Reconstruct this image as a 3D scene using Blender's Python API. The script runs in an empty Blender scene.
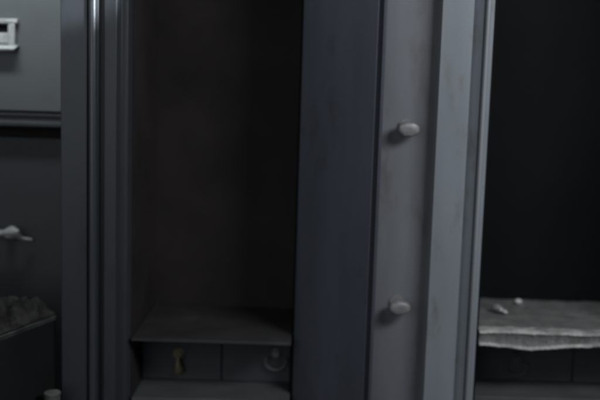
import bpy, bmesh, math, random
from mathutils import Vector, Matrix, noise

random.seed(7)
R = math.radians
scene = bpy.context.scene
col = scene.collection

# ------------------------------------------------------------------ camera
CAM = Vector((0.0, 0.0, 0.75))
PITCH, ROLL = R(7.2), R(1.75)
F = 883.0                                   # focal length in photo pixels
cd = bpy.data.cameras.new('camera')
cam = bpy.data.objects.new('camera', cd)
col.objects.link(cam)
cd.sensor_width = 36.0
cd.lens = 36.0 * F / 600.0
cd.clip_start, cd.clip_end = 0.02, 60.0
CM = Matrix.Rotation(R(90) - PITCH, 3, 'X') @ Matrix.Rotation(ROLL, 3, 'Z')
cam.matrix_world = Matrix.Translation(CAM) @ CM.to_4x4()
cd.dof.use_dof = True
cd.dof.focus_distance = 0.86
cd.dof.aperture_fstop = 3.1
scene.camera = cam


def ray(px, py):
    return CM @ Vector((px - 300.0, 200.0 - py, -F))


def at(px, py, y):                          # point on the plane Y = y
    d = ray(px, py)
    return CAM + d * (y / d.y)


def on(px, py, z):                          # point on the plane Z = z
    d = ray(px, py)
    return CAM + d * ((z - CAM.z) / d.z)


def X(px, y, py=200):
    return at(px, py, y).x


def Z(px, py, y):
    return at(px, py, y).z


# --------------------------------------------------------------- materials
def mat(name, base, rough=0.5, metal=0.0, var=0.25, scale=9.0, streak=0.0,
        bump=0.05, bscale=320.0, spec=0.5, wear=None, wear_amt=0.0, wscale=22.0):
    m = bpy.data.materials.new(name)
    m.use_nodes = True
    nt = m.node_tree
    N, L = nt.nodes, nt.links
    b = N['Principled BSDF']
    tc = N.new('ShaderNodeTexCoord')
    mp = N.new('ShaderNodeMapping')
    mp.inputs['Scale'].default_value = (1, 1, 1.0 if streak == 0 else streak)
    L.new(tc.outputs['Object'], mp.inputs[0])
    n1 = N.new('ShaderNodeTexNoise')
    n1.inputs['Scale'].default_value = scale
    n1.inputs['Detail'].default_value = 8
    n1.inputs['Roughness'].default_value = 0.62
    L.new(mp.outputs[0], n1.inputs[0])
    r = N.new('ShaderNodeValToRGB')
    r.color_ramp.elements[0].position = 0.3
    r.color_ramp.elements[1].position = 0.72
    r.color_ramp.elements[0].color = [c * (1 - var) for c in base] + [1]
    r.color_ramp.elements[1].color = [min(1, c * (1 + var)) for c in base] + [1]
    L.new(n1.outputs['Fac'], r.inputs[0])
    out = r.outputs[0]
    if wear:
        n3 = N.new('ShaderNodeTexNoise')
        mp2 = N.new('ShaderNodeMapping')
        mp2.inputs['Scale'].default_value = (1, 1, 0.35 if streak else 1)
        mp2.inputs['Location'].default_value = (3.1, 1.7, 0.6)
        L.new(tc.outputs['Object'], mp2.inputs[0])
        n3.inputs['Scale'].default_value = wscale
        n3.inputs['Detail'].default_value = 10
        n3.inputs['Roughness'].default_value = 0.7
        L.new(mp2.outputs[0], n3.inputs[0])
        r3 = N.new('ShaderNodeValToRGB')
        r3.color_ramp.elements[0].position = 0.56
        r3.color_ramp.elements[1].position = 0.7
        r3.color_ramp.elements[0].color = (0, 0, 0, 1)
        r3.color_ramp.elements[1].color = (wear_amt,) * 3 + (1,)
        L.new(n3.outputs['Fac'], r3.inputs[0])
        mx = N.new('ShaderNodeMix')
        mx.data_type = 'RGBA'
        L.new(r3.outputs[0], mx.inputs[0])
        L.new(out, mx.inputs[6])
        mx.inputs[7].default_value = list(wear) + [1]
        out = mx.outputs[2]
    L.new(out, b.inputs['Base Color'])
    b.inputs['Metallic'].default_value = metal
    b.inputs['Specular IOR Level'].default_value = spec
    rr = N.new('ShaderNodeMapRange')
    rr.inputs[3].default_value = max(0.05, rough - 0.12)
    rr.inputs[4].default_value = min(1, rough + 0.12)
    L.new(n1.outputs['Fac'], rr.inputs[0])
    L.new(rr.outputs[0], b.inputs['Roughness'])
    n2 = N.new('ShaderNodeTexNoise')
    n2.inputs['Scale'].default_value = bscale
    n2.inputs['Detail'].default_value = 4
    L.new(tc.outputs['Object'], n2.inputs[0])
    bp = N.new('ShaderNodeBump')
    bp.inputs['Strength'].default_value = bump
    bp.inputs['Distance'].default_value = 0.002
    L.new(n2.outputs['Fac'], bp.inputs['Height'])
    L.new(bp.outputs[0], b.inputs['Normal'])
    return m


M = dict(
    grey=mat('grey_paint', (0.272, 0.298, 0.328), 0.42, var=0.2, scale=14, streak=0.12,
             wear=(0.17, 0.17, 0.165), wear_amt=0.75, wscale=34),
    channel=mat('channel_steel', (0.175, 0.181, 0.200), 0.45, var=0.24, scale=16, streak=0.15,
                wear=(0.10, 0.095, 0.09), wear_amt=0.6, wscale=26),
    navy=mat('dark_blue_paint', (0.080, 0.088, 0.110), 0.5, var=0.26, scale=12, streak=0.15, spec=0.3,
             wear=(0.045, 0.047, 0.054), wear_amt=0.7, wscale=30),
    jamb=mat('dark_grey_paint', (0.052, 0.058, 0.067), 0.38, var=0.16, scale=14, streak=0.12, spec=0.4,
             wear=(0.03, 0.03, 0.03), wear_amt=0.7, wscale=30),
    gloss_dark=mat('glossy_dark_paint', (0.062, 0.069, 0.079), 0.31, var=0.2, scale=18, streak=0.12, spec=0.9),
    gloss_grey=mat('glossy_grey_paint', (0.30, 0.32, 0.345), 0.28, var=0.15, scale=18, streak=0.12, spec=0.8),
    dim=mat('dim_steel', (0.17, 0.168, 0.16), 0.5, metal=0.3, var=0.3, scale=90, bump=0.3),
    tarnish=mat('tarnished_steel', (0.10, 0.095, 0.088), 0.5, metal=0.3, var=0.3, scale=90, bump=0.3),
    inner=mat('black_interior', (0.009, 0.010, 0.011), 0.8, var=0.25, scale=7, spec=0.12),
    brown=mat('dark_brown_interior', (0.042, 0.036, 0.035), 0.8, var=0.3, scale=9, spec=0.12, bump=0.2),
    bright=mat('worn_bright_steel', (0.56, 0.57, 0.56), 0.45, metal=0.15, var=0.22, scale=110, bump=0.3),
    shelf=mat('shelf_steel', (0.055, 0.053, 0.054), 0.6, var=0.25, scale=20, spec=0.3,
              wear=(0.14, 0.14, 0.135), wear_amt=0.35, wscale=16),
    shelf_pale=mat('dusty_shelf', (0.15, 0.15, 0.155), 0.7, var=0.22, scale=20, spec=0.3,
                   wear=(0.25, 0.25, 0.24), wear_amt=0.4, wscale=24),
    drawer=mat('drawer_black', (0.075, 0.078, 0.085), 0.6, var=0.2, scale=18, spec=0.2),
    panel=mat('panel_grey', (0.15, 0.162, 0.168), 0.5, var=0.12, scale=8, spec=0.35,
              wear=(0.12, 0.12, 0.115), wear_amt=0.5, wscale=18),
    shadedpanel=mat('panel_shaded', (0.062, 0.066, 0.069), 0.55, var=0.15, scale=9, spec=0.3),  # lower drawer's shadow put into a darker copy of the panel grey
    steel=mat('bare_steel', (0.30, 0.30, 0.305), 0.5, metal=0.25, var=0.22, scale=90, bump=0.12),
    dull=mat('dull_steel', (0.30, 0.29, 0.275), 0.5, metal=0.3, var=0.25, scale=80, bump=0.35),
    brass=mat('old_brass', (0.19, 0.158, 0.105), 0.42, metal=0.5, var=0.3, scale=120, bump=0.3),
    board=mat('pale_worn_board', (0.21, 0.208, 0.203), 0.75, var=0.3, scale=38, spec=0.25, bump=0.6, bscale=260,
              wear=(0.42, 0.41, 0.39), wear_amt=0.55, wscale=48),
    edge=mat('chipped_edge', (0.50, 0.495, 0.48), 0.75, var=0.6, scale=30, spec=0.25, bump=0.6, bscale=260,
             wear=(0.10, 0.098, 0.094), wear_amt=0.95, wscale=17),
    base=mat('base_steel', (0.105, 0.110, 0.112), 0.6, var=0.2, scale=20, spec=0.3,
             wear=(0.17, 0.17, 0.165), wear_amt=0.35, wscale=16),
    cloth=mat('dusty_cloth', (0.037, 0.036, 0.034), 0.9, var=0.6, scale=45, spec=0.1, bump=0.6, bscale=500),
    box=mat('black_box', (0.02, 0.02, 0.021), 0.6, var=0.2, scale=14, spec=0.2),
    floor=mat('floor_concrete', (0.10, 0.10, 0.10), 0.8, var=0.3, scale=6),
)


# ----------------------------------------------------------------- helpers
class MB:
    def __init__(self):
        self.bm = bmesh.new()

    def box(self, x0, x1, y0, y1, z0, z1):
        return self.prism([(x0, y0), (x1, y0), (x1, y1), (x0, y1)], z0, z1)

    def prism(self, pts, z0, z1, cuts=0):
        bm = self.bm
        rings = []
        for k in range(cuts + 2):
            z = z0 + (z1 - z0) * k / (cuts + 1)
            rings.append([bm.verts.new((x, y, z)) for x, y in pts])
        n = len(pts)
        for a, b in zip(rings, rings[1:]):
            for i in range(n):
                j = (i + 1) % n
                bm.faces.new((a[i], a[j], b[j], b[i]))
        bm.faces.new(rings[0][::-1])
        bm.faces.new(rings[-1])
        return self

    def tube(self, pts, rad, seg=14, caps=True):
        bm = self.bm
        pts = [Vector(p) for p in pts]
        rs = rad if isinstance(rad, (list, tuple)) else [rad] * len(pts)
        rings = []
        for i, p in enumerate(pts):
            t = (pts[min(i + 1, len(pts) - 1)] - pts[max(i - 1, 0)]).normalized()
            up = Vector((0, 0, 1)) if abs(t.z) < 0.9 else Vector((1, 0, 0))
            u = t.cross(up).normalized()
            v = t.cross(u).normalized()
            rings.append([bm.verts.new(p + (u * math.cos(a) + v * math.sin(a)) * rs[i])
                          for a in [2 * math.pi * k / seg for k in range(seg)]])
        for a, b in zip(rings, rings[1:]):
            for k in range(seg):
                j = (k + 1) % seg
                bm.faces.new((a[k], a[j], b[j], b[k]))
        if caps:
            bm.faces.new(rings[0])
            bm.faces.new(rings[-1])
        return self

    def ring(self, c, rad, r, axis_u, axis_v, a0=0.0, a1=2 * math.pi, n=28):
        pts = [Vector(c) + axis_u * rad * math.cos(a0 + (a1 - a0) * k / n)
               + axis_v * rad * math.sin(a0 + (a1 - a0) * k / n) for k in range(n + 1)]
        return self.tube(pts, r, 8)

    def build(self, name, m, parent=None, bevel=0.0, smooth=True, segs=2):
        bm = self.bm
        bmesh.ops.recalc_face_normals(bm, faces=bm.faces)
        me = bpy.data.meshes.new(name)
        if smooth:
            for f in bm.faces:
                f.smooth = True
            for e in bm.edges:
                if len(e.link_faces) == 2 and e.calc_face_angle(0) > R(40):
                    e.smooth = False
        bm.to_mesh(me)
        bm.free()
        o = bpy.data.objects.new(name, me)
        col.objects.link(o)
        me.materials.append(m)
        if parent:
            o.parent = parent
        if bevel:
            md = o.modifiers.new('bevel', 'BEVEL')
            md.width = bevel
            md.segments = segs
            md.limit_method = 'ANGLE'
            md.angle_limit = R(35)
        return o


def tag(o, label=None, cat=None, group=None, kind=None):
    for k, v in (('label', label), ('category', cat), ('group', group), ('kind', kind)):
        if v:
            o[k] = v
    return o


def empty(name, label, cat, group=None):
    o = bpy.data.objects.new(name, None)
    col.objects.link(o)
    return tag(o, label, cat, group)


# ------------------------------------------------------------------- floor
g = MB().box(-4, 4, -4, 4, -0.1, 0.0).build('floor', M['floor'])
tag(g, kind='structure')

# =================================================================== CABINET
cab = empty('steel_cabinet', 'dark steel cabinet with two open black bays, pale upright strip and two round bolts', 'cabinet')
ZB, ZT = 0.0, 1.45
YB = 1.17                                    # back of the bays

# left post: stepped mouldings
yA = 0.98
p = [(X(61, yA), yA), (X(87, yA), yA)]
# bead
xa, xb = X(88.5, yA), X(96.5, yA)


def bead(x0_, x1_, y, m):
    q = [(x0_ + 0.0002, y + 0.0055)]
    for k in range(13):
        a_ = math.pi * (1 - k / 12)
        q.append(((x0_ + x1_) / 2 + ((x1_ - x0_) / 2 - 0.0002) * math.cos(a_), y - 0.0040 * math.sin(a_)))
    q.append((x1_ - 0.0002, y + 0.0055))
    return MB().prism(q, ZB, ZT - 0.0005).build('bead_moulding', m, cab)


bead(xa, xb, yA, M['gloss_dark'])
p += [(xa - 0.0004, yA + 0.0065), (xb + 0.0003, yA + 0.0065)]
p += [(xb + 0.0005, yA + 0.012), (X(104, 0.992), 0.992), (X(104, 0.986), 0.985), (X(116, 0.985), 0.985),
      (X(117.5, 0.985), 1.003), (X(127, 1.003), 1.003), (X(128.5, 1.0), 1.012), (X(128.5, 1.0), 1.19),
      (X(61, yA), 1.19)]
MB().prism(p, ZB, ZT).build('moulded_post', M['jamb'], cab, 0.0007)
xL = X(128.5, 1.0)

# middle post : splayed dark face + lip
x0 = X(298, 1.04)
yM = 0.972
p = [(x0, 1.19), (x0, 1.036), (X(305, 1.03), 1.028), (X(371, yM), yM), (X(372.5, yM), yM + 0.006), (X(375, yM), yM + 0.006),
     (X(376, yM), yM - 0.001), (X(379, yM), yM - 0.001), (X(379.6, yM), yM + 0.004), (X(379.6, yM), 1.19)]
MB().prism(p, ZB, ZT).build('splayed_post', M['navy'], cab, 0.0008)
xM = x0
xMr = X(379.6, yM)

# channel between the posts
yC = 1.0
xP = X(432.5, 0.98)
ch = MB().box(xMr + 0.0006, xP + 0.004, yC, yC + 0.012, ZB, ZT - 0.001).build('channel', M['channel'], cab)


def bolt(px, py, tilt, seed):
    rnd = random.Random(seed)
    c = at(px, py, yC - 0.020)
    b = MB()
    base = Vector((c.x - 0.002, yC + 0.001, c.z + 0.002))
    ax = (Vector((c.x, c.y, c.z)) - base).normalized()
    # shank with collar, then a worn domed head
    b.tube([base, base + ax * 0.0025], 0.0088, 20)
    b.tube([base + ax * 0.002, base + ax * 0.012], 0.0052, 16)
    prof = [(0.0115, 0.0072), (0.0125, 0.0098), (0.0145, 0.0108), (0.0205, 0.0107), (0.0228, 0.0096), (0.0240, 0.0070), (0.0243, 0.0020)]
    u = ax.cross(Vector((0, 0, 1))).normalized()
    v = u.cross(ax).normalized()
    rings = []
    nseg = 24
    for h, r in prof:
        rr = []
        for k in range(nseg):
            a = 2 * math.pi * k / nseg + tilt
            hexr = 1 - 0.05 * (0.5 + 0.5 * math.cos(6 * a))
            q = base + ax * h + (u * math.cos(a) * 1.2 + v * math.sin(a) * 0.80) * r * hexr
            q += Vector((rnd.uniform(-1, 1), rnd.uniform(-1, 1), rnd.uniform(-1, 1))) * 0.00010
            rr.append(b.bm.verts.new(q))
        rings.append(rr)
    for a_, b_ in zip(rings, rings[1:]):
        for k in range(nseg):
            j = (k + 1) % nseg
            b.bm.faces.new((a_[k], a_[j], b_[j], b_[k]))
    b.bm.faces.new(rings[0])
    b.bm.faces.new(rings[-1])
    return b.build('bolt', M['steel'], ch)


bolt(409, 129.5, 0.15, 1)
bolt(400, 308.5, 0.45, 2)

# pale right-hand post
yP = 0.98
p = [(xP, 1.19), (xP, yP + 0.0025), (xP + 0.001, yP), (X(464, yP), yP), (X(464.5, yP), yP + 0.014),
     (X(474.5, yP), yP + 0.0035), (X(475, yP), yP + 0.0045)]
xa, xb = X(475.4, yP), X(481, yP)
bead(xa, xb, yP + 0.002, M['gloss_grey'])
p += [(xa - 0.0004, yP + 0.0085), (xb + 0.0003, yP + 0.0085)]
p += [(xb + 0.0005, yP + 0.008), (X(484, yP + 0.01), yP + 0.01), (X(484.5, yP + 0.01), 1.19)]
MB().prism(p, ZB, ZT).build('pale_post', M['grey'], cab, 0.0007)
xR = X(484.5, yP + 0.01)
xE = X(690, 1.0)                             # far right end, outside the frame
MB().box(xE, xE + 0.05, 0.96, 1.19, ZB, ZT).build('end_post', M['grey'], cab, 0.001)

# backs, top
MB().box(xL, xM, YB, YB + 0.012, ZB, ZT - 0.03).build('back_panel', M['brown'], cab)
MB().box(xR, xE, YB, YB + 0.012, ZB, ZT - 0.03).build('back_panel', M['inner'], cab)
MB().box(X(61, yA) - 0.01, xE + 0.06, 0.93, 1.20, ZT, ZT + 0.03).build('top_panel', M['jamb'], cab, 0.002)
# inner linings of the bays
MB().box(xL + 0.0004, xL + 0.0025, 1.02, YB - 0.001, ZB, ZT - 0.03).build('side_lining', M['brown'], cab)
MB().box(xM - 0.0025, xM - 0.0004, 1.042, YB - 0.001, ZB, ZT - 0.03).build('side_lining', M['inner'], cab)
MB().box(xR + 0.0004, xR + 0.0025, 0.995, YB - 0.001, ZB, ZT - 0.03).build('side_lining', M['inner'], cab)

# left bay : thin shelf, two small drawers, base board
yF = 1.005
zs = Z(205, 340.5, yF)
MB().box(xL + 0.003, xM - 0.003, yF, YB - 0.002, zs - 0.0035, zs).build('shelf', M['shelf'], cab, 0.0006)
yD = 1.075
zb_back = Z(205, 381, yD)
MB().box(xL + 0.003, xM - 0.003, yF + 0.004, YB - 0.002, zb_back - 0.02, zb_back).build('base_board', M['base'], cab, 0.001)
MB().box(xL + 0.003, xM - 0.003, 1.03, 1.045, ZB, zb_back - 0.021).build('plinth_panel', M['jamb'], cab)

xmid = X(225, yD)


def drawer(xl, xr, y, z0, z1):
    b = MB().box(xl + 0.0006, xr - 0.0006, y, y + 0.016, z0 + 0.0008, z1 - 0.0008)
    return b.build('drawer', M['drawer'], cab, 0.0012)


UX, UZ = Vector((1, 0, 0)), Vector((0, 0, 1))


def drop_pull(dr, px, py, y, m, s=1.0, ring=True, drop=True):
    c = at(px, py, y)
    b = MB()
    b.tube([(c.x, y + 0.001, c.z + .006 * s), (c.x, y - 0.002, c.z + .006 * s)], 0.0062 * s, 18)       # rosette
    b.tube([(c.x, y - 0.001, c.z + .006 * s), (c.x, y - 0.009, c.z + .006 * s)], [0.003 * s, 0.0042 * s], 14)
    if drop:
        b.tube([(c.x, y - 0.007, c.z + .006 * s), (c.x, y - 0.0075, c.z - 0.004 * s), (c.x + .0005, y - 0.006, c.z - 0.011 * s),
                (c.x + .0005, y - 0.006, c.z - 0.015 * s)], [0.0026 * s, 0.0034 * s, 0.0062 * s, 0.0045 * s], 14)
    if ring:
        b.ring((c.x, y - 0.0065, c.z - 0.004 * s), 0.0115 * s, 0.0014 * s, UX * 1.15, UZ, R(155), R(385))
    return b.build('pull', m, dr)


zt = zs - 0.0036
d1 = drawer(xL + 0.003, xmid, yD, zb_back, zt)
drop_pull(d1, 179, 358.5, yD, M['brass'], 1.15, ring=False)
d2 = drawer(xmid, xM - 0.003, yD, zb_back, zt)
drop_pull(d2, 276, 357, yD, M['dim'], 0.95, ring=True, drop=False)

# right bay : shelf, drawer, base board
yFr = 1.012
zr = Z(530, 346.0, 1.0)
MB().box(xR + 0.003, xE - 0.001, yFr, YB - 0.002, zr - 0.004, zr).build('shelf', M['shelf_pale'], cab, 0.0006)
zrb = Z(530, 382.0, yD)
MB().box(xR + 0.003, xE - 0.001, yFr + 0.004, YB - 0.002, zrb - 0.02, zrb).build('base_board', M['base'], cab, 0.001)
MB().box(xR + 0.003, xE - 0.001, 1.03, 1.045, ZB, zrb - 0.021).build('plinth_panel', M['jamb'], cab)
xdr = X(585, yD)
d3 = drawer(xR + 0.003, xdr, yD, zrb, zr - 0.0045)
drop_pull(d3, 516, 362, yD, M['tarnish'], 1.0, ring=True, drop=False)
d4 = drawer(xdr, xE - 0.001, yD, zrb, zr - 0.0045)
drop_pull(d4, 650, 363, yD, M['dull'], 1.0, ring=True, drop=False)

# ------------------------------------------------- ragged board on right shelf
zt_b = Z(530, 331.5, 1.0)
bm = bmesh.new()
xs0, xs1 = xR + 0.0045, xE - 0.012
NX, NY = 320, 26
yb0 = 0.998


def nz(x, y, s, o=0.0):
    return noise.noise(Vector((x * s, y * s, o)))


def section(x):
    """closed cross-section of the board at x: from back top, over the worn front edge, to the back bottom"""
    u = (x - xs0) / (xs1 - xs0)
    front = yb0 + 0.005 * nz(x, 0, 22, 3) + 0.0025 * nz(x, 0, 90, 5) + 0.0012 * max(0, nz(x, 0, 210, 6))
    sag = 0.0052 * math.exp(-((u - 0.27) / 0.17) ** 2) - 0.0022 - 0.004 * max(0, u - 0.4) + 0.0014 * nz(x, 0, 40, 9) + 0.0006 * nz(x, 0, 260, 11)
    if u < 0.16:
        sag += 0.0005 * (1 - u / 0.16)
    top = zt_b + 0.0012 * nz(x, 0, 60, 2)
    pts = []
    for k in range(NY):                       # top face, back to front
        y = (YB - 0.004) + (front + 0.006 - (YB - 0.004)) * k / (NY - 1)
        z = top + 0.0010 * nz(x, y, 70, 1) + 0.0006 * nz(x, y, 240, 4)
        pts.append((y, z - (0.004 if k == 0 else 0)))
    zlow = zr - 0.0022 - sag
    prof = [(0.0028, -0.0008, 0), (0.0004, -0.0030, 0), (0.0020, -0.0050, 0), (0.0034, 0.0052, 1), (0.0024, 0.0036, 1),
            (0.0002, 0.0026, 1), (-0.0006, 0.0010, 1), (0.0010, -0.0004, 1), (0.0060, 0.0, 1), (0.0160, 0.0005, 1)]
    for dy, dz, ref in prof:
        j = 0.0006 * nz(x, dz * 300, 280, 7)
        z = (zt_b + dz) if ref == 0 else (zlow + dz)
        pts.append((front + dy + j, z + j))
    pts.append((yFr - 0.0008 if front + 0.016 > yFr else yFr - 0.0008, zlow + 0.0012))
    pts.append((yFr - 0.0006, zr + 0.0006))
    pts.append((YB - 0.004, zr + 0.0006))
    return pts


rows = []
for i in range(NX + 1):
    x = xs0 + (xs1 - xs0) * i / NX
    rows.append([bm.verts.new((x, y, z)) for y, z in section(x)])
n = len(rows[0])
for a, b in zip(rows, rows[1:]):
    for k in range(n):
        j = (k + 1) % n
        f = bm.faces.new((a[k], a[j], b[j], b[k]))
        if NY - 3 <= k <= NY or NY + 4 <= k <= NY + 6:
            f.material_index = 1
bm.faces.new(rows[0])
bm.faces.new(rows[-1][::-1])
mb = MB.__new__(MB)
mb.bm = bm
o = mb.build('worn_board', M['board'])
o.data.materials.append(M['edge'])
tag(o, 'pale worn board with ragged front edge lying on the right-hand shelf', 'board')

# bits lying on the board
c = on(499, 313, zt_b + 0.001)
b = MB()
rows = []
rnd = random.Random(3)
for i in range(9):
    t = i / 8
    rr = []
    for k in range(8):
        a = 2 * math.pi * k / 8
        w = 0.0046 * (0.5 + math.sin(math.pi * min(1, t * 0.9 + 0.1))) * rnd.uniform(0.7, 1.15)
        rr.append(b.bm.verts.new((c.x - 0.008 + 0.0165 * t, c.y + 0.010 - 0.018 * t + w * math.cos(a),
                                  c.z + 0.0040 + 0.0028 * math.sin(t * 5) * 0.5 + w * 0.72 * math.sin(a))))
    rows.append(rr)
for a_, b_ in zip(rows, rows[1:]):
    for k in range(8):
        j = (k + 1) % 8
        b.bm.faces.new((a_[k], a_[j], b_[j], b_[k]))
b.bm.faces.new(rows[0])
b.bm.faces.new(rows[-1])
o = b.build('crumpled_scrap', M['bright'])
tag(o, 'small crumpled grey scrap lying on the board beside the pale upright strip', 'scrap')

c = on(518, 303.5, zt_b + 0.0008)
b = MB()
b.tube([c, c + Vector((0, 0, 0.0015)), c + Vector((0, 0, 0.0030)), c + Vector((0, 0, 0.0050)), c + Vector((0, 0, 0.0062))],
       [0.0026, 0.0044, 0.0050, 0.0040, 0.0014], 14)
b.tube([c + Vector((0, 0, 0.003)), c + Vector((0.004, 0.003, 0.002)), c + Vector((0.007, 0.005, 0.0012))], [0.0016, 0.0013, 0.0006], 10)
o = b.build('stud', mat('bright_stud', (0.8, 0.8, 0.78), 0.3, var=0.08, scale=60))
tag(o, 'tiny bright stud at the back of the worn board', 'stud')

# ============================================================ LEFT-EDGE UNIT
unit = empty('drawer_unit', 'grey metal drawer unit at the left edge with latch above and lever handle below', 'drawer unit')
yU = 1.09
xu0, xu1 = X(-150, yU), X(61, yA) - 0.004
zl0, zl1 = Z(30, 127.5, yU), Z(30, 113.5, yU)
zlow = Z(30, 440, yU + 0.01)
MB().box(xu0, xu0 + 0.02, yU + 0.001, 1.5, 0, 1.10).build('side_panel', M['panel'], unit, 0.001)
MB().box(xu1 - 0.004, xu1, yU + 0.03, 1.5, 0, 1.10).build('side_panel', M['inner'], unit)
MB().box(xu0 + 0.0205, xu1 - 0.0045, 1.48, 1.495, 0, 1.09).build('back_panel', M['inner'], unit)
MB().box(xu0 - 0.004, xu1, yU - 0.006, 1.5, 1.101, 1.125).build('top_panel', M['panel'], unit, 0.001)
MB().box(xu0 + 0.0205, xu1 - 0.0045, yU + 0.004, yU + 0.02, 0.0, zlow - 0.003).build('plinth_panel', M['shadedpanel'], unit, 0.001)
up = MB().box(xu0 + 0.0215, xu1 - 0.001, yU, yU + 0.02, zl1 + 0.0025, 1.10).build('upper_drawer', M['panel'], unit, 0.0014)
p0 = [(yU + 0.02, zl0), (yU - 0.003, zl0), (yU - 0.006, zl0 + 0.002), (yU - 0.006, zl0 + 0.0062), (yU - 0.002, zl0 + 0.0078),
      (yU - 0.002, zl1 - 0.0035), (yU - 0.004, zl1 - 0.003), (yU - 0.004, zl1), (yU + 0.02, zl1)]
b = MB()
A = [b.bm.verts.new((xu0 + 0.0215, y, z)) for y, z in p0]
B = [b.bm.verts.new((xu1 - 0.001, y, z)) for y, z in p0]
for k in range(len(p0)):
    j = (k + 1) % len(p0)
    b.bm.faces.new((A[k], A[j], B[j], B[k]))
b.bm.faces.new(A)
b.bm.faces.new(B[::-1])
b.build('rail', M['shadedpanel'], unit, 0.0006)
zg = Z(30, 137.5, yU + 0.01)
low = MB().box(xu0 + 0.0215, xu1 - 0.005, yU + 0.010, yU + 0.026, zlow, zg).build('lower_drawer', M['shadedpanel'], unit, 0.0016)
# backing behind the gap
MB().box(xu0 + 0.0215, xu1 - 0.005, yU + 0.03, yU + 0.036, zlow + 0.01, zl0 - 0.001).build('gap_backing', M['brown'], unit)

# latch on the upper drawer: frame round a dark slot, lifting lip below
b = MB()
yl = yU - 0.001


def rect(x0_, y0_, x1_, y1_, d0, d1):
    a = at(x0_, y0_, yU)
    c_ = at(x1_, y1_, yU)
    b.box(a.x, c_.x, yl - d1, yl - d0, c_.z, a.z)


rect(-26, 18.0, 19, 24.0, -0.002, 0.005)
rect(9.5, 24.05, 16.5, 50, -0.002, 0.0055)
rect(-26, 32, 9.4, 43.5, -0.002, 0.002)
rect(-26, 24.05, -22, 31.95, -0.002, 0.005)
lat = b.build('latch', M['bright'], up, 0.0008)
b = MB()
a = at(-26, 44, yU)
c = at(20, 51.5, yU)
pf = [(yl + 0.002, a.z), (yl - 0.004, a.z), (yl - 0.013, c.z + 0.003), (yl - 0.012, c.z), (yl - 0.007, c.z), (yl + 0.002, a.z - 0.004)]
A = [b.bm.verts.new((a.x, y, z)) for y, z in pf]
B = [b.bm.verts.new((c.x - 0.001 * k, y, z)) for k, (y, z) in enumerate(pf)]
for k in range(len(pf)):
    j = (k + 1) % len(pf)
    b.bm.faces.new((A[k], A[j], B[j], B[k]))
b.bm.faces.new(A)
b.bm.faces.new(B[::-1])
b.build('latch_lip', M['bright'], up, 0.0008)
b = MB()
a = at(-22, 24.05, yU)
c = at(9.4, 31.95, yU)
b.box(a.x, c.x, yl - 0.0012, yl + 0.002, c.z, a.z)
b.build('latch_slot', M['inner'], up)

# lever handle on the lower drawer
yl = yU + 0.010
b = MB()
q = at(-14, 234, yl)
b.tube([(q.x, yl + 0.001, q.z), (q.x, yl - 0.004, q.z)], 0.011, 20)
b.tube([(q.x, yl - 0.003, q.z), (q.x, yl - 0.016, q.z)], 0.005, 14)
pts, rs = [], []
for px, py, dy, r in [(-18, 233.5, .016, .0040), (-6, 233, .017, .0042), (4, 233, .018, .0040), (8, 232, .019, .0052), (12, 231.5, .020, .0062),
                      (15.5, 232.5, .019, .0058), (18, 236, .016, .0036), (22, 238.5, .012, .0025), (27, 239.3, .009, .0022), (32, 239.6, .006, .0016)]:
    pts.append(at(px, py, yl - dy))
    rs.append(r * 0.95)
b.tube(pts, rs, 14)
q = at(12, 232, yl)
b.tube([(q.x, yl + 0.001, q.z), (q.x, yl - 0.003, q.z)], 0.0075, 20)
b.tube([(q.x, yl - 0.002, q.z), (q.x, yl - 0.018, q.z)], 0.0042, 14)
b.build('lever_handle', M['bright'], low)

# ----------------------------------------- things in the open bay at the left
# black box set at an angle on the shelf of the drawer unit
zc = Z(20, 327, 0.935)
pA = on(-6, 338.5, zc)
pB = on(56, 315, zc)
e = (pB - pA)
e.z = 0
L_ = e.length
e.normalize()
nrm = Vector((-e.y, e.x, 0))                 # away from the camera, to the left
b = MB()
A0, B0 = pA - e * 0.03, pB


def P2(v):
    return (v.x, v.y)


outer = [A0, B0, B0 + nrm * 0.13, A0 + nrm * 0.13]
b.prism([P2(v) for v in outer], 0.0004, zc - 0.006)
bx = b.build('black_box', M['box'], None, 0.0012)
rim = MB()
g2 = [A0 - e * 0.001 - nrm * 0.0015, B0 + e * 0.001 - nrm * 0.0015, B0 + e * 0.001 + nrm * 0.1315, A0 - e * 0.001 + nrm * 0.1315]
rim.prism([P2(v) for v in g2], zc - 0.0058, zc)
rm = rim.build('lid', mat('worn_lid', (0.05, 0.05, 0.05), 0.6, var=0.6, scale=40), bx, 0.0012)
tag(bx, 'tall black box standing at an angle in front of the grey drawer unit', 'box')

# crumpled cloth on the box
bm = bmesh.new()
NU, NV = 90, 60
cx = (A0 + B0) * 0.5 + nrm * 0.055
hu, hv = (B0 - A0).length * 0.52, 0.055


def cloth_pt(u, v):
    s, t = u * 2 - 1, v * 2 - 1
    rr = 1 + 0.08 * nz(s * 2, t * 2, 1.0, 5)
    pos = cx + e * (s * hu * rr) + nrm * (t * hv * rr)
    ed = max(abs(s), abs(t))
    env = max(0.0, 1 - ed ** 5)
    f1 = noise.fractal(Vector((pos.x * 38, pos.y * 38, 1.3)), 0.9, 2.1, 4)
    ridge = 1 - abs(noise.noise(Vector((pos.x * 55 + 2, pos.y * 55, 7.0)))) * 3.0
    h = 0.0012 + env * (0.010 + 0.006 * s + 0.014 * f1 + 0.010 * max(0, ridge) - 0.008 * max(0, noise.noise(Vector((pos.x * 48, pos.y * 48, 3.0)))))
    return Vector((pos.x, pos.y, zc + max(0.0009, h)))


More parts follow.
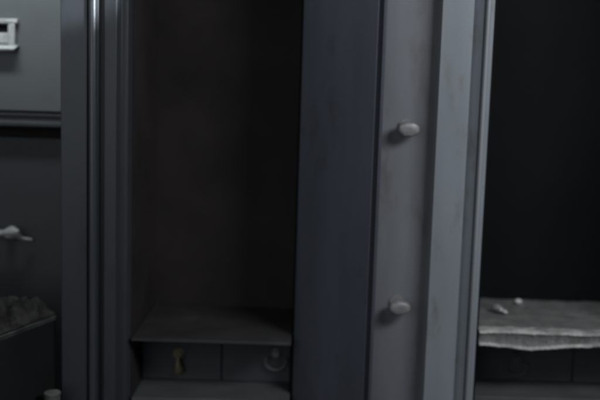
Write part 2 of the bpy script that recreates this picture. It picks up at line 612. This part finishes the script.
vs = [[bm.verts.new(cloth_pt(i / NU, j / NV)) for j in range(NV + 1)] for i in range(NU + 1)]
for i in range(NU):
    for j in range(NV):
        bm.faces.new((vs[i][j], vs[i + 1][j], vs[i + 1][j + 1], vs[i][j + 1]))
mb = MB.__new__(MB)
mb.bm = bm
o = mb.build('crumpled_cloth', M['cloth'])
md = o.modifiers.new('thickness', 'SOLIDIFY')
md.thickness = 0.0008
tag(o, 'crumpled dusty dark cloth heaped on top of the angled black box', 'cloth')

# small tin in the corner of the bay, pale rim
yT = 0.948
a = at(52.5, 392.5, yT)
h = a.z - 0.0
r0 = 0.0086
b = MB()
cc = Vector((a.x, yT, 0.0004))
b.tube([cc, cc + UZ * (h - 0.004)], r0, 28)
b.tube([cc + UZ * (h - 0.0039), cc + UZ * (h - 0.0025), cc + UZ * (h - 0.0005), cc + UZ * h], [r0 * 1.04, r0 * 1.08, r0 * 1.08, r0 * 1.02], 28)
o = b.build('steel_pipe', mat('pipe_steel', (0.13, 0.127, 0.12), 0.5, var=0.3, scale=60, bump=0.3))
tag(o, 'upright grey pipe with a pale rim at the bottom left before the black box', 'pipe')


# ------------------------------------------------------------------- lights
def aim(o, target):
    o.rotation_euler = (Vector(target) - o.location).to_track_quat('-Z', 'Y').to_euler()


def area(name, loc, target, size, power, colr, spread=180):
    l = bpy.data.lights.new(name, 'AREA')
    l.shape = 'RECTANGLE'
    l.size, l.size_y = size
    l.energy = power
    l.color = colr
    l.spread = R(spread)
    o = bpy.data.objects.new(name, l)
    col.objects.link(o)
    o.location = loc
    aim(o, target)
    return o


def spot(name, loc, target, power, colr, size, blend, radius):
    l = bpy.data.lights.new(name, 'SPOT')
    l.energy = power
    l.color = colr
    l.spot_size = R(size)
    l.spot_blend = blend
    l.shadow_soft_size = radius
    o = bpy.data.objects.new(name, l)
    col.objects.link(o)
    o.location = loc
    aim(o, target)
    return o


area('key_light', (0.56, 0.40, 1.10), (0.14, 1.0, 0.72), (0.44, 0.22), 3.75, (0.93, 0.97, 1.0))  # unseen key light from upper right, placed for post gradient and bolt shadows
spot('added_post_spot', (1.20, 0.30, 1.20), at(64, -6, 0.98), 260, (0.86, 0.95, 1.0), 3.0, 0.7, 0.012)  # added narrow beam, brightens only the top of the left post
area('added_panel_light', (-0.345, 0.962, 1.03), (-0.335, 1.09, 0.78), (0.17, 0.03), 0.70, (0.90, 0.97, 1.0))  # added just above the view to brighten the top of the upper drawer
area('added_fill', (-0.75, -1.0, 1.10), (0, 1, 0.6), (1.6, 1.4), 6.0, (0.9, 0.95, 1.0))  # added wide front fill, lifts the dark recesses

w = bpy.data.worlds.new('World')
scene.world = w
w.use_nodes = True
bg = w.node_tree.nodes['Background']
bg.inputs[0].default_value = (0.8, 0.9, 1.0, 1)
bg.inputs[1].default_value = 0.018

vs_ = scene.view_settings
vs_.view_transform = 'Standard'
vs_.look = 'None'
vs_.exposure = 0
vs_.gamma = 1
scene.cycles.max_bounces = 6
